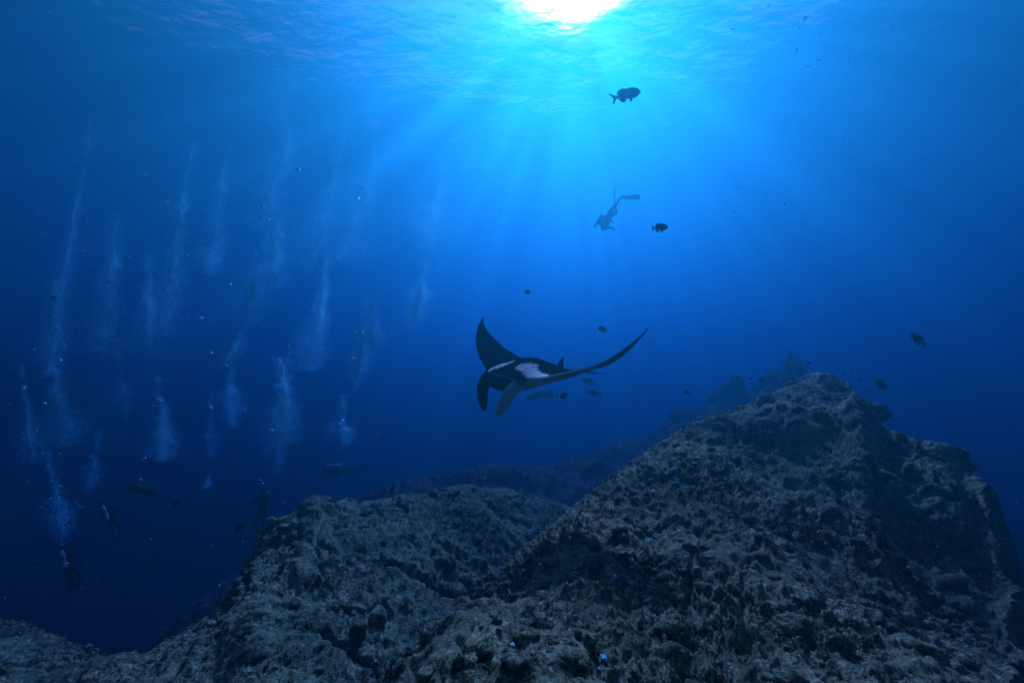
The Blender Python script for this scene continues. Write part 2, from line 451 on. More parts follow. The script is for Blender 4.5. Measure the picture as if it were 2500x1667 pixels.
lump('rock_pinnacle', at(1932, 950, 20.9), (0.60, 0.85, 1.49), 57, M_far, 'tallest hazy pinnacle just left of the hill summit', 'rock', GP, lean=(0.22, 0))
lump('rock_pinnacle', at(1688, 1028, 21.0), (1.06, 0.85, 0.64), 63, M_far, 'low rounded hazy hump below the row of pinnacles', 'rock', GP)
lump('boulder', at(2118, 1008, 8.4), (0.34, 0.3, 0.22), 71, M_hill, 'dark boulder jutting right from the hill just below its summit', 'boulder', 'boulders on the hill edge', 5)
lump('boulder', at(2298, 1125, 7.1), (0.34, 0.34, 0.27), 83, M_hill, 'large dark boulder bulging from the right edge of the hill', 'boulder', 'boulders on the hill edge', 5)
lump('boulder', at(1868, 978, 8.2), (0.17, 0.17, 0.12), 93, M_hill, 'small dark knob on the left crest of the hill under the yellow fish', 'boulder', 'boulders on the hill edge', 4)
lump('boulder', at(2345, 1172, 6.9), (0.16, 0.2, 0.14), 99, M_hill, 'small dark boulder just below the large one on the right edge', 'boulder', 'boulders on the hill edge', 4)

# where a photo line of sight meets the rock that was just built
_cp, _sp = math.cos(PITCH), math.sin(PITCH)
def _proj(V):
    f = V[:, 1] * _cp + V[:, 2] * _sp; up = -V[:, 1] * _sp + V[:, 2] * _cp
    ok = f > 0.3
    return np.where(ok, 1250 + FPX * V[:, 0] / np.where(ok, f, 1), -9e3), np.where(ok, 833.5 - FPX * up / np.where(ok, f, 1), -9e3), f
_pu, _pv, _pf = _proj(VA)
def on_hill(u, v):
    k = np.where((np.abs(_pu - u) < 6) & (np.abs(_pv - v) < 6))[0]
    if not len(k): return None
    return Vector(VA[k[np.argmin(_pf[k])]])

# knobs and loose lumps grown onto the rock, too many to tell apart
def knobs(name, V, shape, n, smin, smax, mat, seed, umax=2480, subs=2):
    r_ = np.random.default_rng(seed)
    bm = bmesh.new(); bmesh.ops.create_icosphere(bm, subdivisions=subs, radius=1.0)
    B = np.array([v.co[:] for v in bm.verts]); Fc = np.array([[v.index for v in f.verts] for f in bm.faces]); bm.free()
    u, v, f = _proj(V)
    ok = np.where((u > -100) & (u < 2600) & (v < 1750) & (f > 1.6) & (f < 11))[0]
    pick = r_.choice(ok, n)
    vs_, fs_ = [], []
    for k, i in enumerate(pick):
        s_ = smin + (smax - smin) * r_.random() ** 2.5
        s_ *= 0.55 + 0.09 * f[i]
        d = 1 + 0.35 * fbm(B * 1.4 + k * 3.1, 2, .6) + 0.28 * (0.5 - worley(B * 2.2 + k)) + 0.14 * (0.5 - worley(B * 5 + k))
        W = B * d[:, None] * (s_ * np.array([1, 1, .5 + .4 * r_.random()]) * (0.7 + 0.6 * r_.random(3)))
        a = r_.random() * 6.28; c, q = math.cos(a), math.sin(a)
        W = W @ np.array([[c, q, 0], [-q, c, 0], [0, 0, 1]])
        vs_.append(W + V[i] + [0, 0, s_ * 0.05]); fs_.append(Fc + k * len(B))
    o = mesh_obj(name, np.concatenate(vs_), np.concatenate(fs_), mat)
    tag(o, kind='stuff')
    return o
o = knobs('crusty_reef_knobs', VA, None, 480, 0.02, 0.10, M_hill, 5)
o['label'] = 'lumpy crusted knobs of rock growing all over the right hill'
o = knobs('reef_rubble', VB, None, 240, 0.02, 0.09, M_ledge, 8)
o['label'] = 'low crusted lumps scattered over the left rock ledge'

# ------------------------------------------------------------------ skins, rubber, metal
def simple_mat(name, col, rough=0.6, spec=0.3, metal=0.0, noise_scale=None, col2=None, bump=0.0):
    m, nt, out = new_mat(name)
    b = N(nt, 'ShaderNodeBsdfPrincipled', Roughness=rough)
    b.inputs['Base Color'].default_value = (*col, 1); b.inputs['Metallic'].default_value = metal
    b.inputs['Specular IOR Level'].default_value = spec * 0.15      # water against skin or rubber reflects little
    if noise_scale:
        tc = N(nt, 'ShaderNodeTexCoord')
        n = N(nt, 'ShaderNodeTexNoise', Scale=noise_scale, Detail=4.0)
        nt.links.new(tc.outputs['Object'], n.inputs['Vector'])
        r = N(nt, 'ShaderNodeValToRGB'); r.color_ramp.elements[0].position = .38; r.color_ramp.elements[1].position = .62
        r.color_ramp.elements[0].color = (*col, 1); r.color_ramp.elements[1].color = (*(col2 or col), 1)
        nt.links.new(n.outputs[0], r.inputs[0]); nt.links.new(r.outputs[0], b.inputs['Base Color'])
        if bump:
            bb = N(nt, 'ShaderNodeBump', Strength=0.6, Distance=bump)
            nt.links.new(n.outputs[0], bb.inputs['Height']); nt.links.new(bb.outputs[0], b.inputs['Normal'])
    nt.links.new(b.outputs[0], out.inputs['Surface'])
    return m

# ------------------------------------------------------------------ manta ray
m_manta, nt, out = new_mat('manta_skin')
at_ = N(nt, 'ShaderNodeVertexColor'); at_.layer_name = 'hide'
tc = N(nt, 'ShaderNodeTexCoord'); n_ = N(nt, 'ShaderNodeTexNoise', Scale=14.0, Detail=5.0)
nt.links.new(tc.outputs['Object'], n_.inputs['Vector'])
mr = N(nt, 'ShaderNodeMapRange'); mr.inputs['To Min'].default_value = 0.72; mr.inputs['To Max'].default_value = 1.2
nt.links.new(n_.outputs[0], mr.inputs[0])
vm = N(nt, 'ShaderNodeVectorMath', operation='SCALE')
nt.links.new(at_.outputs[0], vm.inputs[0]); nt.links.new(mr.outputs[0], vm.inputs['Scale'])
pb = N(nt, 'ShaderNodeBsdfPrincipled', Roughness=1.0); pb.inputs['Specular IOR Level'].default_value = 0.0
nt.links.new(vm.outputs[0], pb.inputs['Base Color']); nt.links.new(pb.outputs[0], out.inputs['Surface'])

def interp(x, pts):
    return np.interp(x, [p[0] for p in pts], [p[1] for p in pts])
def smooth1(x, pts, n=3):
    """interpolate and soften the corners"""
    w = 0.035; return (interp(x - w, pts) + interp(x + w, pts) + 2 * interp(x, pts)) / 4

BLACK = np.array([0.006, 0.007, 0.009]); WHITE = np.array([0.88, 0.96, 0.96]); GREY = np.array([0.13, 0.17, 0.16]); PALE = np.array([0.42, 0.52, 0.48])

def inpoly(x, y, poly):
    c = np.zeros(x.shape, bool); n = len(poly); j = n - 1
    for i in range(n):
        xi, yi = poly[i]; xj, yj = poly[j]
        k = ((yi > y) != (yj > y)) & (x < (xj - xi) * (y - yi) / (yj - yi + 1e-12) + xi)
        c ^= k; j = i
    return c

def build_manta():
    HS = 2.65                                   # half span, metres
    NS, NU, NC = 181, 26, 10
    s = np.linspace(-1, 1, NS); s = np.sign(s) * np.abs(s) ** 1.0
    a = np.abs(s)
    LE = smooth1(a, [(0, .86), (.10, .86), (.17, .80), (.22, .66), (.30, .58), (.45, .47), (.60, .30), (.75, .05), (.88, -.22), (1.0, -.56)])
    TE = smooth1(a, [(0, -1.0), (.05, -.96), (.10, -.80), (.20, -.66), (.35, -.52), (.55, -.34), (.75, -.30), (.9, -.40), (1.0, -.58)])
    TH = smooth1(a, [(0, .50), (.08, .47), (.16, .36), (.24, .24), (.35, .15), (.55, .075), (.8, .03), (1.0, .008)])
    # wing bend: angle above the body plane along each wing
    def bend(pts, m):
        k = np.linspace(0, 1, 200); th = np.radians(interp(k, pts))
        x = np.concatenate([[0], np.cumsum(np.cos(th[:-1]))]) / 199; z = np.concatenate([[0], np.cumsum(np.sin(th[:-1]))]) / 199
        return np.interp(m, k, x) * HS, np.interp(m, k, z) * HS, np.interp(m, k, th)
    xl, zl, tl_ = bend(BEND_L, a); xr, zr, tr_ = bend(BEND_R, a)
    L_ = s >= 0
    bx = np.where(L_, xl, -xr); bz = np.where(L_, zl, zr); bt = np.where(L_, tl_, -tr_)
    verts, cols, pars = [], [], []
    mouth = np.clip(1 - (a / 0.185) ** 6, 0, 1)              # mouth lies between the head fins
    for i in range(NS):
        le, te, th = LE[i], TE[i], TH[i]
        c = le - te
        up = []
        # upper: trailing edge -> lip
        ring = []
        for k in range(NU):
            t = 1 - (k / (NU - 1)) ** 1.0
            t = (1 - math.cos(math.pi * t)) / 2               # 1 at TE, 0 at LE
            prof = (4 * (t * (1 - t))) ** 0.75 * (1.25 - 0.55 * t)
            hump = 0.10 * math.exp(-(a[i] / .12) ** 2) * math.exp(-((t - .42) / .28) ** 2)
            z = th * 0.52 * prof + hump + mouth[i] * 0.035 * (1 - t) ** 6
            ring.append((te + c * (1 - t), z, 1))
        lipu = mouth[i] * 0.07; 
        ring[-1] = (le + 0.0, mouth[i] * 0.075 + 0.004, 1)
        for k in range(NC):                                   # mouth cavity, nothing elsewhere
            q = (k + 1) / (NC + 1)
            depth = math.sin(math.pi * q) ** 0.6 * mouth[i] * 0.50
            z = (0.06 - 0.24 * q) * mouth[i]
            ring.append((le - depth, z + 0.0, 2))
        for k in range(NU):
            t = k / (NU - 1); t = (1 - math.cos(math.pi * t)) / 2
            prof = (4 * (t * (1 - t))) ** 0.75 * (1.25 - 0.55 * t)
            z = -th * 0.40 * prof - mouth[i] * 0.18 * (1 - t) ** 3
            ring.append((te + c * (1 - t) - (mouth[i] * 0.10 if k == 0 else 0), z, 0))
        sn, cs = math.sin(bt[i]), math.cos(bt[i])
        curl = 0.0
        for (y, z, side) in ring:
            # twist: wing tips trail as they lift
            verts.append((bx[i] - z * sn, y, bz[i] + z * cs))
            pars.append((s[i] * HS, y, z, side, te, le))
    V = np.array(verts); Pm = np.array(pars); nr = 2 * NU + NC
    idx = np.arange(NS * nr).reshape(NS, nr)
    F = np.stack([idx[:-1], np.roll(idx[:-1], -1, 1), np.roll(idx[1:], -1, 1), idx[1:]], -1).reshape(-1, 4)
    F = F[:, ::-1]
    # hide: black back with white shoulder flashes, pale belly with dusky margins
    x, y, z, side, te, le = Pm.T
    ax = np.abs(x)
    jit = 0.02 * gnoise(np.stack([x * 9, y * 9, z], 1))
    xx, yy = ax + jit, y + jit
    col = np.tile(BLACK, (len(V), 1))
    patch = (inpoly(xx, yy, SHOULDER) & (x < 0)) | (inpoly(xx, yy, SHOULDER_FAR) & (x > 0))
    col[(side == 1) & patch] = WHITE
    fray = (side == 1) & patch & (gnoise(np.stack([x * 22, y * 30, z], 1)) > 0.28) & (yy < 0.33)
    col[fray] = WHITE * 0.5
    # pale leading edge and frontal rim
    col[(side == 1) & (ax > 0.60) & (x < 0) & (le - y < 0.07 + 0.03 * ax) & (ax < 2.0)] = GREY * 0.9
    bel = side == 0
    tt = np.clip((le - y) / (le - te + 1e-6), 0, 1)
    b = np.tile(PALE, (len(V), 1)) * (0.75 + 0.5 * gnoise(np.stack([x * 2, y * 2, z], 1)))[:, None]
    dusk = np.clip((tt - 0.5) * 2.2 + np.clip((ax - 1.2) / 1.2, 0, 1), 0, 1)[:, None]
    b = b * (1 - dusk) + BLACK * 2 * dusk
    b[(ax < 0.45) & (tt < .16)] = BLACK * 2.5                 # dusky lower jaw
    col[bel] = b[bel]
    col[(side == 1) & (ax < 0.47) & (le - y < 0.035)] = GREY * 1.3           # lip
    col[side == 2] = BLACK * 0.8
    col[(side == 2) & (z < -0.06)] = GREY * 0.9                               # floor of the mouth
    me_o = mesh_obj('manta_ray', V, F, m_manta)
    ca = me_o.data.color_attributes.new('hide', 'FLOAT_COLOR', 'POINT')
    ca.data.foreach_set('color', np.concatenate([np.clip(col, 0, 1), np.ones((len(V), 1))], 1).astype(np.float32).ravel())
    return me_o

def tube(path, radii, flat=1.0, nseg=12, upv=None, name='tube', mat=None, parent=None, color=None, caps=True, flatdir=None):
    """tapered tube through the points of path; flat squeezes it along its binormal"""
    Pp = np.array([tuple(p) for p in path], float); n = len(Pp)
    T = np.gradient(Pp, axis=0); T /= np.linalg.norm(T, axis=1)[:, None] + 1e-9
    ref = np.array(flatdir if flatdir is not None else (0.13, 0.21, 0.97), float)
    V = []
    for i in range(n):
        A = np.cross(T[i], ref); A /= np.linalg.norm(A) + 1e-9
        B = np.cross(A, T[i])
        for k in range(nseg):
            an = 2 * math.pi * k / nseg
            V.append(Pp[i] + radii[i] * (math.cos(an) * A + flat * math.sin(an) * B))
    F = []
    for i in range(n - 1):
        for k in range(nseg):
            F.append((i * nseg + k, i * nseg + (k + 1) % nseg, (i + 1) * nseg + (k + 1) % nseg, (i + 1) * nseg + k))
    V.append(Pp[0]); V.append(Pp[-1])
    for k in range(nseg):
        F.append((len(V) - 2, (k + 1) % nseg, k)); b0 = (n - 1) * nseg
        F.append((len(V) - 1, b0 + k, b0 + (k + 1) % nseg))
    o = mesh_obj(name, V, F, mat, parent)
    if color is not None:
        ca = o.data.color_attributes.new('hide', 'FLOAT_COLOR', 'POINT')
        ca.data.foreach_set('color', np.tile([*color, 1.0], (len(V), 1)).astype(np.float32).ravel())
    return o
def bez(p0, p1, p2, p3, n):
    t = np.linspace(0, 1, n)[:, None]; p0, p1, p2, p3 = (np.array(p, float) for p in (p0, p1, p2, p3))
    return (1 - t) ** 3 * p0 + 3 * (1 - t) ** 2 * t * p1 + 3 * (1 - t) * t * t * p2 + t ** 3 * p3

BEND_R = [(0, 0), (.15, 0), (.35, 16), (.6, 16), (.8, 42), (1, 68)]
BEND_L = [(0, 9), (.15, 10), (.35, 28), (.6, 34), (.8, 33), (1, 32)]
SHOULDER = [(.15, .53), (.21, .40), (.26, .27), (.34, .10), (.41, .21), (.50, .26), (.62, .31), (.72, .31), (.92, .36), (.96, .54), (.70, .62), (.50, .60), (.34, .60)]
SHOULDER_FAR = [(.52, .82), (.40, .66), (.27, .52), (.07, .40), (.10, .56), (.20, .70), (.34, .80)]
manta = build_manta()
tag(manta, 'large black manta ray with white shoulder flashes gliding with both wings raised', 'manta ray')
rl = np.interp(np.linspace(0, 1, 18), [0, .15, .5, .8, .93, 1], [.13, .115, .115, .095, .06, .018])
# head fins: broad flat paddles hanging from the head corners
FD = (.77, -.64, 0)
tube(bez((.42, .66, .03), (.49, .86, -.02), (.50, .88, -.32), (.44, .84, -.66), 18), rl, 0.32, 14, name='head_fin', mat=m_manta, parent=manta, color=BLACK, flatdir=FD)
cf = tube(bez((-.42, .60, -.05), (-.45, .84, -.06), (-.44, 1.02, -.30), (-.36, 1.14, -.58), 18), rl * 1.08, 0.30, 14, name='head_fin', mat=m_manta, parent=manta, color=PALE * 1.5, flatdir=FD)
cf['label'] = 'pale inner face of the near head fin'

# whip tail and small dorsal fin
tube(bez((0, -.88, .0), (0, -1.3, -.05), (-.05, -1.8, -.14), (-.1, -2.3, -.24), 16), np.linspace(.035, .004, 16), 1, 8, name='tail', mat=m_manta, parent=manta, color=BLACK)
def plate(name, outline, thick, mat, parent=None, color=None, axis=0):
    """thin fin: outline in two axes, with a swollen middle"""
    n = len(outline); c = np.mean(np.array(outline, float), 0)
    V = [];
    for sgn, sc in ((-1, .55), (0, 1.0), (1, .55)):
        for p in outline:
            q = c + (np.array(p) - c) * (sc if sgn else 1.0)
            w = sgn * thick / 2
            V.append((w, q[0], q[1]) if axis == 0 else (q[0], w, q[1]) if axis == 1 else (q[0], q[1], w))
    F = []
    for r in (0, 1):
        for k in range(n):
            k2 = (k + 1) % n
            F.append((r * n + k, r * n + k2, (r + 1) * n + k2, (r + 1) * n + k))
    F.append(tuple(range(n))[::-1]); F.append(tuple(range(2 * n, 3 * n)))
    o = mesh_obj(name, V, F, mat, parent, smooth=False)
    if color is not None:
        ca = o.data.color_attributes.new('hide', 'FLOAT_COLOR', 'POINT')
        ca.data.foreach_set('color', np.tile([*color, 1.0], (len(V), 1)).astype(np.float32).ravel())
    return o
plate('dorsal_fin', [(-.62, .0), (-.70, .08), (-.82, .20), (-.93, .28), (-.955, .26), (-.94, .10), (-.95, -.04)], .035, m_manta, manta, BLACK)
for sx in (1, -1):
    ey = tube([(sx * .47, .66, -.03), (sx * .50, .665, -.03), (sx * .515, .67, -.03)], [.035, .03, .01], 1, 10, name='eye', mat=m_manta, parent=manta, color=BLACK * .5)
MANTA_ROT = (R(-8.7), R(-8.0), R(130))
MANTA_POS = at(1296, 915, 5.4)
manta.scale = (5.4 / 8.6,) * 3
manta.rotation_euler = Euler(MANTA_ROT, 'XYZ')
manta.location = MANTA_POS

# ------------------------------------------------------------------ fish
M_fd = simple_mat('dark_fish_scales', (0.035, 0.038, 0.04), 0.7, 0.1, noise_scale=18, col2=(0.07, 0.07, 0.065))
M_fg = simple_mat('green_grey_fish_scales', (0.05, 0.075, 0.06), 0.65, 0.15, noise_scale=14, col2=(0.10, 0.13, 0.09))
M_fp = simple_mat('grey_fish_scales', (0.10, 0.11, 0.11), 0.65, 0.15, noise_scale=12, col2=(0.17, 0.17, 0.16))
M_fy = simple_mat('yellow_fish_scales', (0.75, 0.60, 0.10), 0.6, 0.15)
M_fo = simple_mat('olive_fish_scales', (0.20, 0.22, 0.08), 0.65, 0.15)
M_eye = simple_mat('fish_eye', (0.01, 0.01, 0.01), 0.4, 0.3)

def fish_body(L, H, W, blunt=0.5, n=20, m=16):
    """body of revolution squeezed flat: length L nose at +x, height H, width W"""
    V = []
    for i in range(n):
        t = i / (n - 1)                                    # 0 nose, 1 tail root
        h = float(interp(t, [(0, .05), (.04, .30), (.12, .62), (.25, .90), (.38, 1), (.52, .93), (.66, .74), (.80, .45), (.92, .22), (1, .17)]))
        x = L * (0.5 - 0.84 * t)
        top, bot = h * H * 0.52, h * H * 0.48
        for k in range(m):
            a = 2 * math.pi * k / m
            z = math.cos(a) * (top if math.cos(a) > 0 else bot); y = math.sin(a) * W * 0.5 * h
            V.append((x, y, z + 0.02 * H * math.sin(math.pi * t)))
    F = [(i * m + k, (i + 1) * m + k, (i + 1) * m + (k + 1) % m, i * m + (k + 1) % m) for i in range(n - 1) for k in range(m)]
    V.append((L * 0.505, 0, 0)); V.append((-L * 0.345, 0, 0))
    F += [(len(V) - 2, k, (k + 1) % m) for k in range(m)] + [(len(V) - 1, (n - 1) * m + (k + 1) % m, (n - 1) * m + k) for k in range(m)]
    return V, F
def join_plate(V, F, outline, thick):
    b = len(V); n = len(outline)
    for sg in (-1, 1):
        V += [(p[0], sg * thick / 2, p[1]) for p in outline]
    F.append(tuple(b + k for k in range(n))); F.append(tuple(b + n + k for k in range(n))[::-1])
    F += [(b + k, b + n + k, b + n + (k + 1) % n, b + (k + 1) % n) for k in range(n)]

def tail_outline(L, H, kind):
    if kind == 'forked':
        return [(-.32, .10), (-.42, .30), (-.50, .52), (-.52, .50), (-.44, .05), (-.43, 0), (-.44, -.05), (-.52, -.50), (-.50, -.52), (-.42, -.30), (-.32, -.10)]
    return [(-.32, .12), (-.42, .28), (-.49, .36), (-.50, .18), (-.49, 0), (-.50, -.18), (-.49, -.36), (-.42, -.28), (-.32, -.12)]
def sc(ol, L, H): return [(p[0] * L, p[1] * H) for p in ol]

def make_fish(name, L, hr, wr, mat, tail='forked', detail=True):
    H, W = L * hr, L * wr
    V, F = fish_body(L, H, W)
    dorsal = [(.16, .42), (.06, .58), (-.08, .62), (-.20, .54), (-.28, .30), (-.30, .14), (-.10, .30), (.08, .40)]
    anal = [(-.06, -.40), (-.12, -.58), (-.20, -.60), (-.27, -.34), (-.30, -.12), (-.16, -.26)]
    pelvic = [(.14, -.42), (.08, -.68), (.02, -.70), (.05, -.42)]
    if not detail:
        join_plate(V, F, sc(tail_outline(L, H, tail), L, H * .8), W * .08)
        join_plate(V, F, sc(dorsal, L, H), W * .08); join_plate(V, F, sc(anal, L, H), W * .08)
        return mesh_obj(name, V, F, mat)
    o = mesh_obj(name, V, F, mat)
    def fin(nm, ol):
        v, f = [], []; join_plate(v, f, sc(ol, L, H), W * .07); return mesh_obj(nm, v, f, mat, o, smooth=False)
    fin('tail_fin', tail_outline(L, H, tail)); fin('dorsal_fin', dorsal); fin('anal_fin', anal); fin('pelvic_fin', pelvic)
    for sy in (1, -1):
        v, f = [], []
        join_plate(v, f, sc([(.18, -.02), (.06, .10), (-.02, .02), (.02, -.16), (.12, -.16)], L, H), W * .05)
        p = mesh_obj('pectoral_fin', v, f, mat, o, smooth=False)
        p.location = (0, sy * W * .44, -.05 * H); p.rotation_euler = (0, 0, sy * -0.35)
        bm = bmesh.new(); bmesh.ops.create_uvsphere(bm, u_segments=8, v_segments=6, radius=L * .022)
        me = bpy.data.meshes.new('eye'); bm.to_mesh(me); bm.free(); me.materials.append(M_eye)
        e = bpy.data.objects.new('eye', me); COL.objects.link(e); e.parent = o; e.location = (.38 * L, sy * W * .27, .08 * H)
    return o
def copy_tree(o, parent=None):
    c = o.copy(); COL.objects.link(c)
    if parent: c.parent = parent
    for ch in [q for q in bpy.data.objects if q.parent is o]:
        copy_tree(ch, c)
    return c
def face(o, ang, yaw):
    """point the nose: ang = tilt above the horizontal, yaw = heading in plan (0 = to the right, 90 = away)"""
    o.rotation_euler = (Matrix.Rotation(R(yaw), 3, 'Z') @ Matrix.Rotation(R(-ang), 3, 'Y')).to_euler()

proto = {}
def fish(u, v, px, dist, ang, yaw, kind, label, group=None):
    """px = apparent length in photo pixels"""
    hr, wr, mat, tail, det = {
        'surgeon': (.28, .16, M_fg, 'forked', True), 'chub': (.48, .20, M_fd, 'forked', True), 'snapper': (.36, .18, M_fp, 'forked', True),
        'slim': (.24, .13, M_fd, 'forked', True), 'round': (.58, .22, M_fd, 'fan', True), 'olive': (.48, .20, M_fo, 'fan', True),
        'tiny': (.36, .16, M_fd, 'forked', False), 'tiny_pale': (.30, .16, M_fp, 'forked', False), 'yellow': (.45, .2, M_fy, 'fan', False), 'needle': (.08, .06, M_fd, 'fan', False)}[kind]
    first = kind not in proto
    if first:
        proto[kind] = make_fish('fish', 1.0, hr, wr, mat, tail, det); o = proto[kind]
    else:
        o = copy_tree(proto[kind])
    pos = at(u, v, dist); hd = Vector((math.cos(R(yaw)) * math.cos(R(ang)), math.sin(R(yaw)) * math.cos(R(ang)), math.sin(R(ang))))
    fore = max(0.35, math.sqrt(max(0, 1 - pos.normalized().dot(hd) ** 2))) * pos.length / dist * 0.5 + 0.5 * max(0.35, math.sqrt(max(0, 1 - pos.normalized().dot(hd) ** 2)))
    L = px * dist / FPX / fore * 1.0
    o.scale = (L,) * 3
    o.location = at(u, v, dist)
    face(o, ang, yaw)
    tag(o, label, 'fish', group)
    return o
fish(1529, 232, 88, 3.4, 27, 20, 'surgeon', 'large greenish fish swimming right beneath the bright surface, tail fin trailing')
fish(1611, 556, 43, 4.4, 2, -12, 'chub', 'dark deep-bodied fish swimming right beside the hazy distant diver')
G1 = 'single dark fish in open water round the manta'
fish(1288, 713, 16, 8, -4, 200, 'round', 'small round dark fish high above the manta, in open water', G1)
fish(1471, 804, 24, 8, 12, 200, 'chub', 'small dark fish above the long near wing of the manta', G1)
fish(1438, 931, 36, 15, 16, 190, 'snapper', 'faint fish close under the wing of the manta, topmost of those below it', G1)
fish(1305, 968, 42, 15, -10, 195, 'snapper', 'hazy fish nose down at the left end of the group below the manta', G1)
fish(1337, 963, 54, 17, 4, 188, 'snapper', 'largest hazy deep-bodied fish in the group below the manta', G1)
fish(1377, 966, 22, 9, -25, 200, 'round', 'small dark round fish right of the overlapping pair below the manta', G1)
fish(1450, 960, 38, 15, 10, 190, 'snapper', 'hazy fish with raised tail at the right end of the group below the manta', G1)
fish(1588, 833, 20, 9, 45, 0, 'needle', 'hair-thin needle of a fish off the raised wing tip of the manta')
G2 = 'dark fish in open water right of the hill'
fish(2242, 829, 46, 8, 42, 180, 'chub', 'dark fish tilted head up in the empty water above the right side of the hill', G2)
fish(2151, 939, 28, 9, 20, 195, 'round', 'dark fish just right of the hill summit', G2)
fish(2380, 1140, 20, 9, 5, 190, 'round', 'small dark fish right of the large boulder on the hill edge', G2)
fish(1677, 958, 14, 12, 0, 190, 'round', 'tiny dark fish left of the row of far pinnacles')
G3 = 'dark fish over the left ledge'
fish(957, 1197, 34, 9, 72, 20, 'slim', 'slim dark fish swimming steeply upright over the left ledge', G3)
fish(1057, 1167, 24, 9, 18, 180, 'slim', 'slim dark fish swimming level above the crest of the left ledge', G3)
fish(1112, 1208, 32, 8, 40, 0, 'slim', 'slim dark fish close to the rock on the top of the left ledge', G3)
fish(583, 1289, 28, 8, 42, 0, 'chub', 'dark fish just off the left cliff of the ledge', G3)
fish(331, 1193, 34, 9, -12, 0, 'olive', 'olive fish in dark water, overlapping a darker one')
fish(362, 1202, 32, 8.8, -20, 10, 'chub', 'dark fish overlapping the olive one in dark water')
fish(431, 1226, 16, 9, 0, 60, 'round', 'small round dark fish right of the olive fish')
fish(130, 726, 16, 9, 0, 70, 'round', 'lone small dark fish at the far left among the tall bubble plumes')
G4 = 'school of small dark fish in the deep water left of the ledge'
r4 = random.Random(4)
def place_label(u, v):
    return {239: 'small dark fish of the deep school, topmost above the middle', 253: 'tilted dark fish of the deep school under the topmost one', 183: 'dark fish of the deep school at the fins of the lowest diver',
            93: 'dark fish of the deep school left of the lowest diver tank', 54: 'highest dark fish of the deep school near the left edge', 60: 'dark fish of the deep school just under the one highest at the left edge',
            196: 'dark fish of the deep school level with the lowest diver tank', 367: 'left fish of the close pair in the middle of the deep school', 385: 'right fish of the close pair in the middle of the deep school',
            348: 'dark fish of the deep school just under the close pair', 431: 'dark fish of the deep school right of the close pair', 467: 'rightmost large dark fish of the deep school nearest the ledge',
            458: 'faint dark fish of the deep school above the rightmost one', 30: 'lowest dark fish of the deep school at the left edge', 212: 'dark fish of the deep school low, right of the lowest diver fins',
            290: 'tiny dark fish of the deep school between the tilted fish and the close pair', 320: 'tiny dark fish of the deep school lower left of the close pair', 500: 'tiny dark fish of the deep school next to the foot of the ledge',
            128: 'tiny dark fish of the deep school between the left fish and the lowest tank', 300: 'lowest dark fish in the middle of the deep school', 415: 'lowest dark fish on the right side of the deep school'}[u]
for u, v, p in [(239, 1353, 12), (253, 1410, 22), (183, 1432, 24), (93, 1376, 18), (54, 1338, 18), (60, 1378, 14), (196, 1371, 16), (367, 1387, 18), (385, 1397, 14), (348, 1414, 14), (431, 1394, 13),
                (467, 1417, 16), (458, 1375, 12), (30, 1425, 16), (212, 1444, 14), (290, 1395, 10), (320, 1412, 12), (500, 1440, 10), (128, 1395, 10), (300, 1455, 12), (415, 1445, 12)]:
    fish(u, v, p, 7 + 4 * r4.random(), r4.uniform(-35, 30), r4.choice([10, 170, 200, -20]), 'tiny', place_label(u, v), G4)
G5 = 'tiny fish hovering round the hill summit'
for u, v, p in [(1832, 924, 9), (1838, 936, 9), (1857, 927, 11), (1870, 906, 9), (1878, 914, 7), (1930, 872, 8), (1944, 875, 7), (1975, 886, 10), (1984, 901, 8), (1996, 872, 7), (2060, 914, 7), (2098, 928, 9),
                (2122, 955, 8), (2166, 992, 9), (2190, 1022, 9), (2131, 991, 7), (1910, 880, 7), (2045, 900, 6), (2080, 905, 7), (2210, 1040, 8), (2015, 880, 7)]:
    fish(u, v, p, 8 + 4 * r4.random(), r4.uniform(-20, 20), r4.choice([0, 180, 20, 200]), 'tiny', 'tiny dark fish hovering in the loose group round the summit of the hill', G5)
fish(1853, 945, 9, 9.5, 10, 180, 'yellow', 'left one of two tiny yellow fish in front of the far pinnacles')
fish(1861, 945, 8, 9.5, -10, 0, 'yellow', 'right one of two tiny yellow fish in front of the far pinnacles')
G6 = 'faint fish just under the bright water surface'
for u, v, p, a in [(1876, 16, 14, 80), (1919, 17, 10, 0), (1966, 46, 18, 60), (1952, 68, 16, 55), (1929, 104, 9, 60), (1946, 122, 16, -80), (2016, 75, 10, 85), (1998, 147, 22, -30), (1972, 163, 14, -10), (2072, 151, 10, 70), (1790, 72, 18, 5)]:
    fish(u, v, p, 9 + 2 * r4.random(), a, r4.choice([0, 180]), 'tiny_pale', {1876: 'faint small fish standing on end at the top edge, left of its group', 1919: 'faint small fish at the top edge, right of the one on end', 1966: 'faint long fish tilted upward high on the right under the surface',
         1952: 'faint fish tilted upward just below the long tilted one', 1929: 'tiny faint fish under the two tilted ones near the surface', 1946: 'faint fish diving nose down in the pale surface light',
         2016: 'tiny faint fish on end right of the tilted ones near the surface', 1998: 'faint fish slanting down at the lower edge of the pale surface patch', 1972: 'faint fish lowest of those in the pale surface patch',
         2072: 'faint fish farthest right, just outside the pale surface patch', 1790: 'faint level fish farthest left in the pale surface light'}[u], G6)

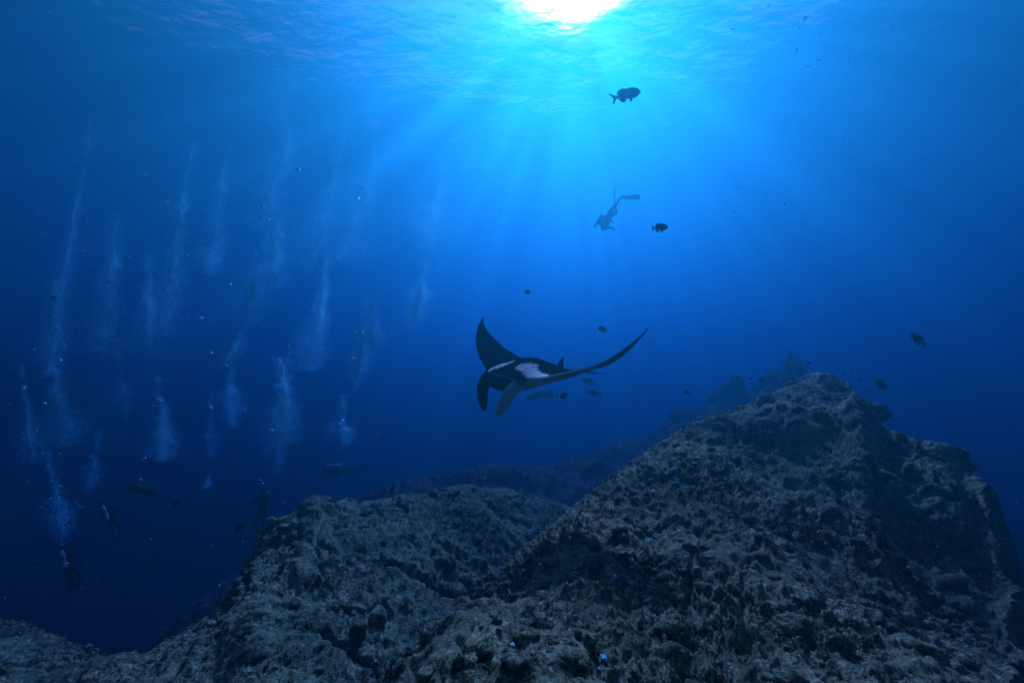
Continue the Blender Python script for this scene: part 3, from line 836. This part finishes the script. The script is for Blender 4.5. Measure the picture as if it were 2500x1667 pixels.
# ------------------------------------------------------------------ divers
M_suit = simple_mat('neoprene', (0.02, 0.02, 0.023), 0.85, 0.1, noise_scale=8, col2=(0.035, 0.035, 0.038))
M_fin = simple_mat('fin_rubber', (0.03, 0.03, 0.035), 0.6, 0.2)
M_tank = simple_mat('tank_aluminium', (0.60, 0.85, 0.92), 0.55, 0.4)
M_tank_dark = simple_mat('dark_painted_tank', (0.03, 0.03, 0.035), 0.8, 0.1)
M_band = simple_mat('tank_strap', (0.02, 0.02, 0.02), 0.8, 0.1)
M_glass = simple_mat('mask_glass', (0.04, 0.05, 0.06), 0.15, 0.6)
M_hand = simple_mat('diver_skin', (0.45, 0.32, 0.25), 0.6, 0.2)
def make_diver(label, joints):
    """one continuous body grown on a skeleton; local +z is headward, +y the diver's back"""
    J = joints
    names = list(J); V = [J[n][0] for n in names]; ix = {n: i for i, n in enumerate(names)}
    E_ = [(a, b) for a, b in [('pelvis', 'waist'), ('waist', 'chest'), ('chest', 'neck'), ('neck', 'head'), ('head', 'crown'),
          ('chest', 'shoulder_l'), ('shoulder_l', 'elbow_l'), ('elbow_l', 'wrist_l'), ('wrist_l', 'palm_l'),
          ('chest', 'shoulder_r'), ('shoulder_r', 'elbow_r'), ('elbow_r', 'wrist_r'), ('wrist_r', 'palm_r'),
          ('pelvis', 'hip_l'), ('hip_l', 'knee_l'), ('knee_l', 'ankle_l'), ('pelvis', 'hip_r'), ('hip_r', 'knee_r'), ('knee_r', 'ankle_r')]]
    me = bpy.data.meshes.new('person')
    me.from_pydata(V, [(ix[a], ix[b]) for a, b in E_], []); me.update()
    o = bpy.data.objects.new('person', me); COL.objects.link(o)
    me.materials.append(M_suit)
    sk = o.modifiers.new('skin', 'SKIN')
    if not me.skin_vertices: pass
    for i, n in enumerate(names):
        r_ = J[n][1]; sv = me.skin_vertices[0].data[i]
        sv.radius = (r_, r_) if isinstance(r_, float) else r_
        sv.use_root = (n == 'pelvis')
    sb = o.modifiers.new('smooth', 'SUBSURF'); sb.levels = 1; sb.render_levels = 1
    tag(o, label, 'diver')
    # tank with valve and dark strap
    def cyl(name, p0, p1, r0, mat, par, nseg=14, rs=None):
        n = 12; P0, P1 = np.array(p0, float), np.array(p1, float)
        t = np.linspace(0, 1, n)[:, None]; pth = P0 + (P1 - P0) * t
        rr = rs if rs is not None else [r0] * n
        return tube(pth, rr, 1, nseg, name=name, mat=mat, parent=par, flatdir=(1, 0.1, 0.2))
    b0, b1 = np.array(J['waist'][0]) + [0, .25, -.14], np.array(J['chest'][0]) + [0, .27, .16]
    tk = cyl('tank', b0, b1 + (b1 - b0) * .12, .07, M_tank, o, rs=[.055, .07, .07, .07, .07, .07, .07, .07, .068, .062, .048, .024])
    d = (b1 - b0) / np.linalg.norm(b1 - b0)
    cyl('valve', b1 + d * .05, b1 + d * .14, .03, M_band, tk)
    m_ = b0 + (b1 - b0) * .58
    cyl('strap', m_ - d * .025, m_ + d * .025, .074, M_band, tk)
    ch = np.array(J['chest'][0])
    tube([ch + [0, .02, -.24], ch + [0, .03, -.16], ch + [0, .03, 0], ch + [0, .03, .10], ch + [0, .03, .15]], [.17, .215, .225, .20, .12], .80, 14, name='buoyancy_vest', mat=M_fin, parent=o, flatdir=(0, 1, 0.01))
    hd = np.array(J['head'][0])
    cyl('mask', hd + [0, -.09, .03], hd + [0, -.135, .03], .06, M_glass, o)
    cyl('regulator', hd + [0, -.10, -.06], hd + [0, -.15, -.07], .035, M_band, o)
    tube(bez(hd + [.0, -.13, -.07], hd + [.24, -.12, -.08], hd + [.22, .15, -.02], b1 + d * .10, 14), [.013] * 14, 1, 6, name='hose', mat=M_band, parent=o)
    for s_ in ('l', 'r'):
        an = np.array(J['ankle_' + s_][0]); kn = np.array(J['knee_' + s_][0]); dr = an - kn; dr /= np.linalg.norm(dr)
        tip = J.get('tip_' + s_)
        fv = FINS[s_] if FINS else dr
        fv = np.array(fv, float); fv /= np.linalg.norm(fv)
        pth = [an + dr * .02, an + dr * .05 + fv * .08, an + fv * .28, an + fv * .5 + dr * .04, an + fv * .72 + dr * .03]
        tube(pth, [.055, .065, .085, .105, .10], .16, 10, name='swim_fin', mat=M_fin, parent=o, flatdir=np.cross(fv, [1, 0, 0.01]) + 0.01)
        # five fingers, slightly curled
        w = np.array(J['wrist_' + s_][0]); p = np.array(J['palm_' + s_][0]); hdn = (p - w) / np.linalg.norm(p - w)
        sd = np.cross(hdn, [0, 1, .1]); sd /= np.linalg.norm(sd); dn = np.cross(sd, hdn)
        hv = None
        for q, (off_, ln) in enumerate([(-.033, .065), (-.011, .08), (.011, .075), (.033, .058), (.045, .05)]):
            st = p + sd * off_ - hdn * (.0 if q < 4 else .05)
            dd = hdn if q < 4 else (hdn * .6 + sd * .8)
            tube([st - hdn * .02, st + dd * ln * .4, st + dd * ln * .75 - dn * .012, st + dd * ln - dn * .028], [.011, .010, .009, .006], 1, 6, name='finger', mat=M_suit, parent=o)
    return o
FINS = None
def base_joints():
    return {
        'pelvis': ((0, 0, 0), (.15, .11)), 'waist': ((0, 0, .18), (.135, .10)), 'chest': ((0, .01, .42), (.17, .12)), 'neck': ((0, -.01, .60), .055), 'head': ((0, -.03, .74), .095), 'crown': ((0, -.03, .83), .07),
        'shoulder_l': ((.20, 0, .50), .065), 'elbow_l': ((.28, -.10, .25), .048), 'wrist_l': ((.20, -.32, .26), .034), 'palm_l': ((.17, -.41, .28), (.040, .022)),
        'shoulder_r': ((-.20, 0, .50), .065), 'elbow_r': ((-.28, -.10, .25), .048), 'wrist_r': ((-.20, -.32, .26), .034), 'palm_r': ((-.17, -.41, .28), (.040, .022)),
        'hip_l': ((.10, 0, -.08), .09), 'knee_l': ((.12, -.06, -.48), .06), 'ankle_l': ((.12, .08, -.88), .042),
        'hip_r': ((-.10, 0, -.08), .09), 'knee_r': ((-.12, -.02, -.50), .06), 'ankle_r': ((-.13, .16, -.88), .042)}
def orient(o, headward, back, loc, s=1.0):
    z = Vector(headward).normalized(); y = Vector(back); y = (y - z * y.dot(z)).normalized(); x = y.cross(z)
    o.rotation_euler = Matrix((x, y, z)).transposed().to_euler(); o.location = loc; o.scale = (s, s, s)

# diver heading down at an angle in mid water, knees bent, one fin kicked out to the right
J = base_joints()
J['elbow_l'] = ((.27, -.10, .36), .05); J['wrist_l'] = ((.20, -.26, .50), .036); J['palm_l'] = ((.17, -.31, .57), (.040, .022))
J['elbow_r'] = ((-.28, -.10, .34), .05); J['wrist_r'] = ((-.20, -.28, .46), .036); J['palm_r'] = ((-.16, -.33, .53), (.040, .022))
J['knee_l'] = ((.14, -.12, -.46), .06); J['ankle_l'] = ((.10, -.10, -.90), .042)
J['knee_r'] = ((-.18, -.10, -.42), .06); J['ankle_r'] = ((-.20, .10, -.74), .042)
FINS = {'l': (-.24, -.75, -.45), 'r': (.43, .24, -.87)}
d1 = make_diver('hazy silhouette of a scuba diver swimming head down in open water', J)
FINS = {'l': (1, -.1, -.25), 'r': (.1, .2, -1)}
for c_ in d1.children:
    if c_.name.startswith('tank'): c_.data.materials[0] = M_tank_dark
dA = at(1488, 525, 14)
orient(d1, (-.45, -.35, -.80), (-.75, .45, .35), dA, .95)
# upright divers low in the blue
J = base_joints(); FINS = {'l': (.05, .9, -.45), 'r': (-.05, 1, -.3)}
for q_, s_ in (('l', 1), ('r', -1)):
    J['knee_' + q_] = ((.13 * s_, -.26, -.36), .06); J['ankle_' + q_] = ((.12 * s_, -.02, -.68), .042)
d2 = make_diver('diver with a strapped white tank at the foot of the lowest bubble plume', J)
orient(d2, (-.38, .1, .92), (.25, -.95, .1), at(172, 1388, 13.0), .88)
def child_copy(src, label):
    c = copy_tree(src); tag(c, label, 'diver'); return c
G7 = 'scuba divers low in the dark water'
d3 = child_copy(d2, 'diver whose bright tank leans right of the lowest bubble plume'); orient(d3, (-.50, .1, .86), (.35, -.93, .1), at(272, 1272, 15.5), .9)
d4 = child_copy(d2, 'distant diver whose faint tank lies nearly level between two plumes'); orient(d4, (-.85, .2, .42), (.1, -.85, .5), at(208, 1246, 24), 1.0)
d6 = child_copy(d2, 'dim dark diver hanging upright just off the left end of the ledge'); orient(d6, (-.08, .1, 1), (-.1, 1, .0), at(640, 1245, 16), 1.0)
J = base_joints(); J['knee_l'] = ((.13, -.05, -.46), .06); J['ankle_l'] = ((.13, .12, -.84), .042); FINS = {'l': (0, .1, -1), 'r': (0, .3, -1)}
d5 = make_diver('diver swimming level with a bright tank on the back, under a short bubble plume', J)
orient(d5, (-.92, -.35, -.05), (.0, -.12, 1), at(838, 1152, 19), 1.1)
for d_ in (d2, d3, d4, d5, d6): d_['group'] = G7

# ------------------------------------------------------------------ bubbles
m_bub, nt, out = new_mat('air_bubbles')
a_ = N(nt, 'ShaderNodeBsdfTranslucent'); a_.inputs[0].default_value = (.22, .86, 1, 1)
b_ = N(nt, 'ShaderNodeBsdfDiffuse'); b_.inputs[0].default_value = (.22, .86, 1, 1)
g_ = N(nt, 'ShaderNodeBsdfGlossy'); g_.inputs['Roughness'].default_value = .5; g_.inputs[0].default_value = (.18, .85, 1, 1)
x1 = N(nt, 'ShaderNodeMixShader'); x1.inputs[0].default_value = .1; x2 = N(nt, 'ShaderNodeMixShader'); x2.inputs[0].default_value = .6
nt.links.new(a_.outputs[0], x1.inputs[1]); nt.links.new(b_.outputs[0], x1.inputs[2]); nt.links.new(x1.outputs[0], x2.inputs[1]); nt.links.new(g_.outputs[0], x2.inputs[2]); x3 = N(nt, 'ShaderNodeMixShader'); gb = N(nt, 'ShaderNodeNewGeometry'); mb = N(nt, 'ShaderNodeMath', operation='MAXIMUM'); mb.inputs[1].default_value = .05; nt.links.new(gb.outputs['Backfacing'], mb.inputs[0]); nt.links.new(mb.outputs[0], x3.inputs[0]); t_ = N(nt, 'ShaderNodeBsdfTransparent')
nt.links.new(x2.outputs[0], x3.inputs[1]); nt.links.new(t_.outputs[0], x3.inputs[2]); nt.links.new(x3.outputs[0], out.inputs['Surface'])
OCT_V = np.array([(1, 1, 1), (-1, -1, 1), (-1, 1, -1), (1, -1, -1)], float) * .72
OCT_F = np.array([(0, 1, 3), (0, 2, 1), (0, 3, 2), (1, 2, 3)])
def cloud(name, C, r, mat, smooth=True):
    V = (C[:, None, :] + OCT_V[None] * r[:, None, None] * np.array([1.1, 1.1, .8])).reshape(-1, 3)
    F = (OCT_F[None] + 4 * np.arange(len(C))[:, None, None]).reshape(-1, 3)
    return mesh_obj(name, V, F, mat, smooth=smooth)
rb = np.random.default_rng(21)
plumes = [  # foot (u, v), head (u, v), width px, strength, distance
 (148, 1090, 140, 945, 62, 1.5, 13, 'broad bright bubble plume with a rounded head near the left edge'),
 (80, 1130, 58, 950, 30, .9, 13, 'narrow bent bubble plume closest to the left edge'),
 (388, 1125, 386, 960, 44, 1.7, 13, 'bright bubble plume with a pointed head topped by a pair of large bubbles'),
 (310, 1035, 296, 925, 30, .8, 14, 'thin dim bubble plume leaning left of the bright pointed one'),
 (510, 1125, 512, 1035, 28, .6, 15, 'small faint bubble plume beneath two sparkling bubbles'),
 (563, 1050, 563, 940, 42, .7, 16, 'faint oval bubble plume left of the tall double plume'),
 (697, 1085, 690, 925, 66, 1.5, 14, 'tall double bubble plume above the left ledge'),
 (672, 1160, 676, 1075, 30, 1.5, 14, 'short bright bubble plume right below the tall double one'),
 (829, 1100, 832, 1028, 34, 1.6, 17, 'short bright bubble plume over the diver with the level tank'),
 (868, 955, 884, 835, 34, 1.0, 17, 'slanted bubble plume just left of the rightmost bright puff'),
 (915, 860, 912, 790, 42, 1.0, 17, 'rounded bubble puff nearest to the manta'),
 (752, 905, 790, 700, 46, 1.4, 17, 'long bright leaning bubble plume in the middle of the bubble field'),
 (252, 880, 275, 615, 56, 1.5, 14, 'long tapering bubble plume with a thin curved top'),
 (355, 870, 364, 680, 46, 1.0, 15, 'ragged bubble plume between the tapering one and the tallest one'),
 (390, 820, 455, 460, 48, 1.6, 15, 'tallest bubble plume leaning right and ending in a fine tip'),
 (505, 670, 548, 430, 44, .7, 19, 'high faint bubble plume right of the tallest one'),
 (588, 820, 625, 680, 46, 1.2, 17, 'leaning bubble plume with a forked top'),
 (530, 910, 578, 815, 40, .7, 16, 'dim slanting puff of bubbles under the forked plume'),
 (662, 700, 682, 555, 56, .8, 20, 'wide soft bubble plume with a square foot'),
 (760, 660, 832, 385, 80, .6, 22, 'very broad faint bubble plume rising towards the sunlight'),
 (1000, 820, 1030, 690, 38, .8, 21, 'faint slanting bubble plume at the right end of the bubble field'),
 (1035, 620, 1062, 495, 86, .4, 24, 'broad pale bubble cloud high up at the right end of the field'),
 (118, 920, 198, 435, 34, 1.3, 17, 'very long thin bubble plume climbing along the left edge'),
 (118, 890, 134, 735, 44, .7, 15, 'dim bubble plume behind a scatter of sparkling bubbles at the left edge'),
 (158, 1338, 136, 1212, 34, 1.2, 13, 'bright bubble plume rising from the lowest diver'),
 (212, 1210, 228, 1125, 28, .7, 16, 'small dim bubble plume above the distant diver'),
 (500, 1196, 506, 1176, 14, .5, 14, 'tiny bright puff of bubbles low in the dark water'),
 (840, 640, 905, 420, 90, .3, 25, 'wide hardly visible bubble veil left of the brightest water'),
 (640, 560, 720, 330, 70, .35, 25, 'wide faint bubble veil high up above the field'),
]
for (u0, v0, u1, v1, w, st, dist, lab) in plumes:
    A, B = at(u0, v0, dist), at(u1, v1, dist * 1.02)
    Lp = (B - A).length; wp = w * dist / FPX
    area = Lp * wp
    n = int(min(12500, 7000 * st * area ** 0.75))
    tall = (v0 - v1) > 140
    if tall:
        t = rb.beta(1.25, 1.9, n); prof = np.interp(t, [0, .12, .25, .6, 1], [.75, 1.0, 1.0, .55, .22])
    else:
        t = rb.beta(2.4, 1.8, n); prof = np.interp(t, [0, .35, .7, .92, 1], [.28, .8, 1.0, .72, .35])
    trail = rb.random(n) < (.12 if tall else .26)
    t = np.where(trail, .85 + (1.1 if not tall else .5) * rb.random(n) ** 1.6, t)
    prof = np.where(trail, .42, prof)
    rad = wp * 0.56 * prof * np.abs(rb.normal(0, 1, n)) ** .9
    ph = rb.random(n) * 2 * np.pi
    wob = wp * 0.08 * np.sin(t * 4 + rb.random() * 6) + wp * .06 * np.sin(t * 15 + rb.random() * 6)
    C = np.array(A)[None] + t[:, None] * np.array(B - A)[None]
    C[:, 0] += rad * np.cos(ph) + wob; C[:, 1] += rad * np.sin(ph); C[:, 2] += rb.normal(0, .03, n)
    cl = gnoise(C * 2.2 / max(wp, .3)) + 0.35 * rb.random(n)
    C = C[cl > -0.35]
    r = (0.0066 + 0.0075 * rb.random(len(C)) ** 3) * (dist / 14) ** .8
    o = cloud('bubble_plume', C, r, m_bub)
    tag(o, lab, kind='stuff')
# individual large bubbles that sparkle
spark = [(382, 926), (392, 926), (662, 1050), (684, 1050), (690, 1050), (512, 991), (515, 996), (108, 743), (119, 767), (151, 759), (164, 799), (138, 800), (119, 828), (158, 845), (145, 879), (111, 775), (61, 943), (55, 947),
         (306, 816), (580, 797), (581, 817), (597, 826), (706, 844), (705, 864), (698, 877), (514, 862), (551, 893), (867, 810), (873, 823), (885, 812), (893, 806), (890, 821), (861, 876), (827, 1035), (836, 1026), (844, 1049),
         (561, 695), (636, 531), (654, 526), (640, 504), (655, 537), (404, 496), (404, 509), (390, 517), (354, 425), (160, 457), (115, 481), (784, 634), (787, 638), (666, 665), (490, 776), (227, 647), (885, 460), (874, 485), (724, 415), (729, 415),
         (220, 1114), (230, 1126), (142, 1187), (159, 1227), (100, 1238), (354, 1117), (342, 1170), (122, 1216), (640, 1180), (636, 1172), (384, 975), (392, 978), (374, 991), (143, 1108), (107, 985)]
bm = bmesh.new(); bmesh.ops.create_icosphere(bm, subdivisions=2, radius=1.0)
me_b = bpy.data.meshes.new('bubble'); bm.to_mesh(me_b); bm.free(); me_b.materials.append(simple_mat('bubble_skin', (.70, .95, 1.0), .25, 3.0, metal=.75))
me_b.polygons.foreach_set('use_smooth', [True] * len(me_b.polygons))
for k, (u, v) in enumerate(spark):
    o = bpy.data.objects.new('bubble', me_b); COL.objects.link(o)
    dist = 9 + 3 * rb.random(); o.location = at(u, v, dist); s_ = (0.020 + 0.018 * rb.random()) * dist / 10
    o.scale = (s_ * 1.3, s_ * 1.2, s_ * 0.8)
    tag(o, 'single large bubble sparkling among the plumes on the left', 'bubble', 'large single bubbles among the plumes')

# drifting specks of plankton and sand all through the water
m_sp = simple_mat('plankton', (.5, .75, .85), .9, .05)
n = 3000
Yd = 1.0 + 11 * rb.random(n) ** 0.8
C = np.stack([(rb.random(n) * 2 - 1) * 1.35 * Yd, Yd, (rb.random(n) * 1.75 - .72) * Yd], 1)
C = C[~((C[:, 2] < -1.0) & (C[:, 1] < 5))]
r = (0.0009 + 0.0013 * rb.random(len(C)) ** 2) * C[:, 1] ** 0.75
o = cloud('drifting_specks', C, r, m_sp)
tag(o, 'pale drifting specks all through the water', kind='stuff')

# ------------------------------------------------------------------ growth on the rock
M_sb = simple_mat('blue_sponge', (.20, .62, .85), .8, .1, noise_scale=30, col2=(.35, .75, .90), bump=.01)
M_sw = simple_mat('pale_lilac_crust', (.75, .74, .85), .85, .1, noise_scale=30, col2=(.5, .55, .65), bump=.01)
def crust(u, v, px, mat, label, cat, seed, flat=.35, asp=1.0):
    p = on_hill(u, v)
    if p is None: return
    s_ = px * p.y / FPX * .5
    bm = bmesh.new(); bmesh.ops.create_icosphere(bm, subdivisions=3, radius=1.0)
    B = np.array([q.co[:] for q in bm.verts]); Fc = np.array([[q.index for q in f.verts] for f in bm.faces]); bm.free()
    d = 1 + .45 * fbm(B * 1.8 + seed, 3, .6) + .25 * (0.5 - worley(B * 3 + seed))
    o = mesh_obj('sponge_patch' if cat == 'sponge' else 'crust_patch', B * d[:, None] * s_ * np.array([asp, 1, flat + .25]), Fc, mat)
    o.location = p + Vector((0, -s_ * .2, s_ * .25)); o.rotation_euler = (R(35), 0, seed)
    tag(o, label, cat, 'sponges on the hill' if cat == 'sponge' else 'pale crusts on the hill')
crust(1656, 1169, 15, M_sb, 'bright blue sponge, upper of the close pair high on the hill', 'sponge', 1)
crust(1647, 1177, 12, M_sb, 'bright blue sponge, lower of the close pair high on the hill', 'sponge', 2, asp=1.6)
crust(1526, 1199, 10, M_sb, 'blue sponge dot near the left edge of the hill, left of the close pair', 'sponge', 3)
crust(1651, 1292, 9, M_sb, 'blue sponge below the close pair, above a pale crust', 'sponge', 4)
crust(1591, 1318, 13, M_sb, 'grey-blue sponge in the middle of the hill, left of a dark hollow', 'sponge', 5)
crust(1325, 1374, 8, M_sb, 'small blue sponge near the left edge where the hill meets the ledge', 'sponge', 6)
crust(1246, 1571, 10, M_sb, 'blue sponge low at the left foot of the hill', 'sponge', 7)
crust(1475, 1604, 18, M_sb, 'largest blue sponge at the bottom edge of the hill', 'sponge', 8)
crust(1458, 1628, 8, M_sb, 'small blue sponge just under the largest one at the bottom', 'sponge', 9)
crust(1372, 1558, 8, M_sb, 'tiny blue sponge on the lower left of the hill, beside a pale streak', 'sponge', 10)
crust(1498, 1412, 10, M_sb, 'faint blue sponge halfway down the hill', 'sponge', 13)
crust(1640, 1145, 13, M_sw, 'pale lilac crust just above the close pair of blue sponges', 'crust', 11)
crust(1600, 1197, 13, M_sw, 'pale lilac crust below left of the close pair of blue sponges', 'crust', 12)
crust(1388, 1312, 11, M_sw, 'pale crust near the left edge of the hill, under the crest', 'crust', 14)
crust(1276, 1389, 10, M_sw, 'pale crust at the very left edge of the hill', 'crust', 15)
# smooth pale lobed form draped on the dark right flank
p = on_hill(2160, 1195)
if p is not None:
    q = p + Vector((0, -.18, .0)); k_ = p.y / FPX
    o = tube([q + Vector((-14 * k_, 0, 32 * k_)), q + Vector((-13 * k_, 0, 22 * k_)), q + Vector((-8 * k_, .02, 8 * k_)), q + Vector((-2 * k_, .02, 0)), q + Vector((4 * k_, 0, -14 * k_)), q + Vector((10 * k_, 0, -32 * k_)), q + Vector((14 * k_, 0, -45 * k_))],
             [4 * k_, 8 * k_, 8 * k_, 8 * k_, 8 * k_, 5 * k_, 1.5 * k_], .5, 12, name='soft_coral', mat=simple_mat('soft_coral_skin', (.20, .27, .27), .8, .1, noise_scale=20, col2=(.28, .34, .33)), flatdir=(0, 1, 0))
    tag(o, 'smooth pale lobed growth draped down the dark right flank of the hill', 'soft coral')
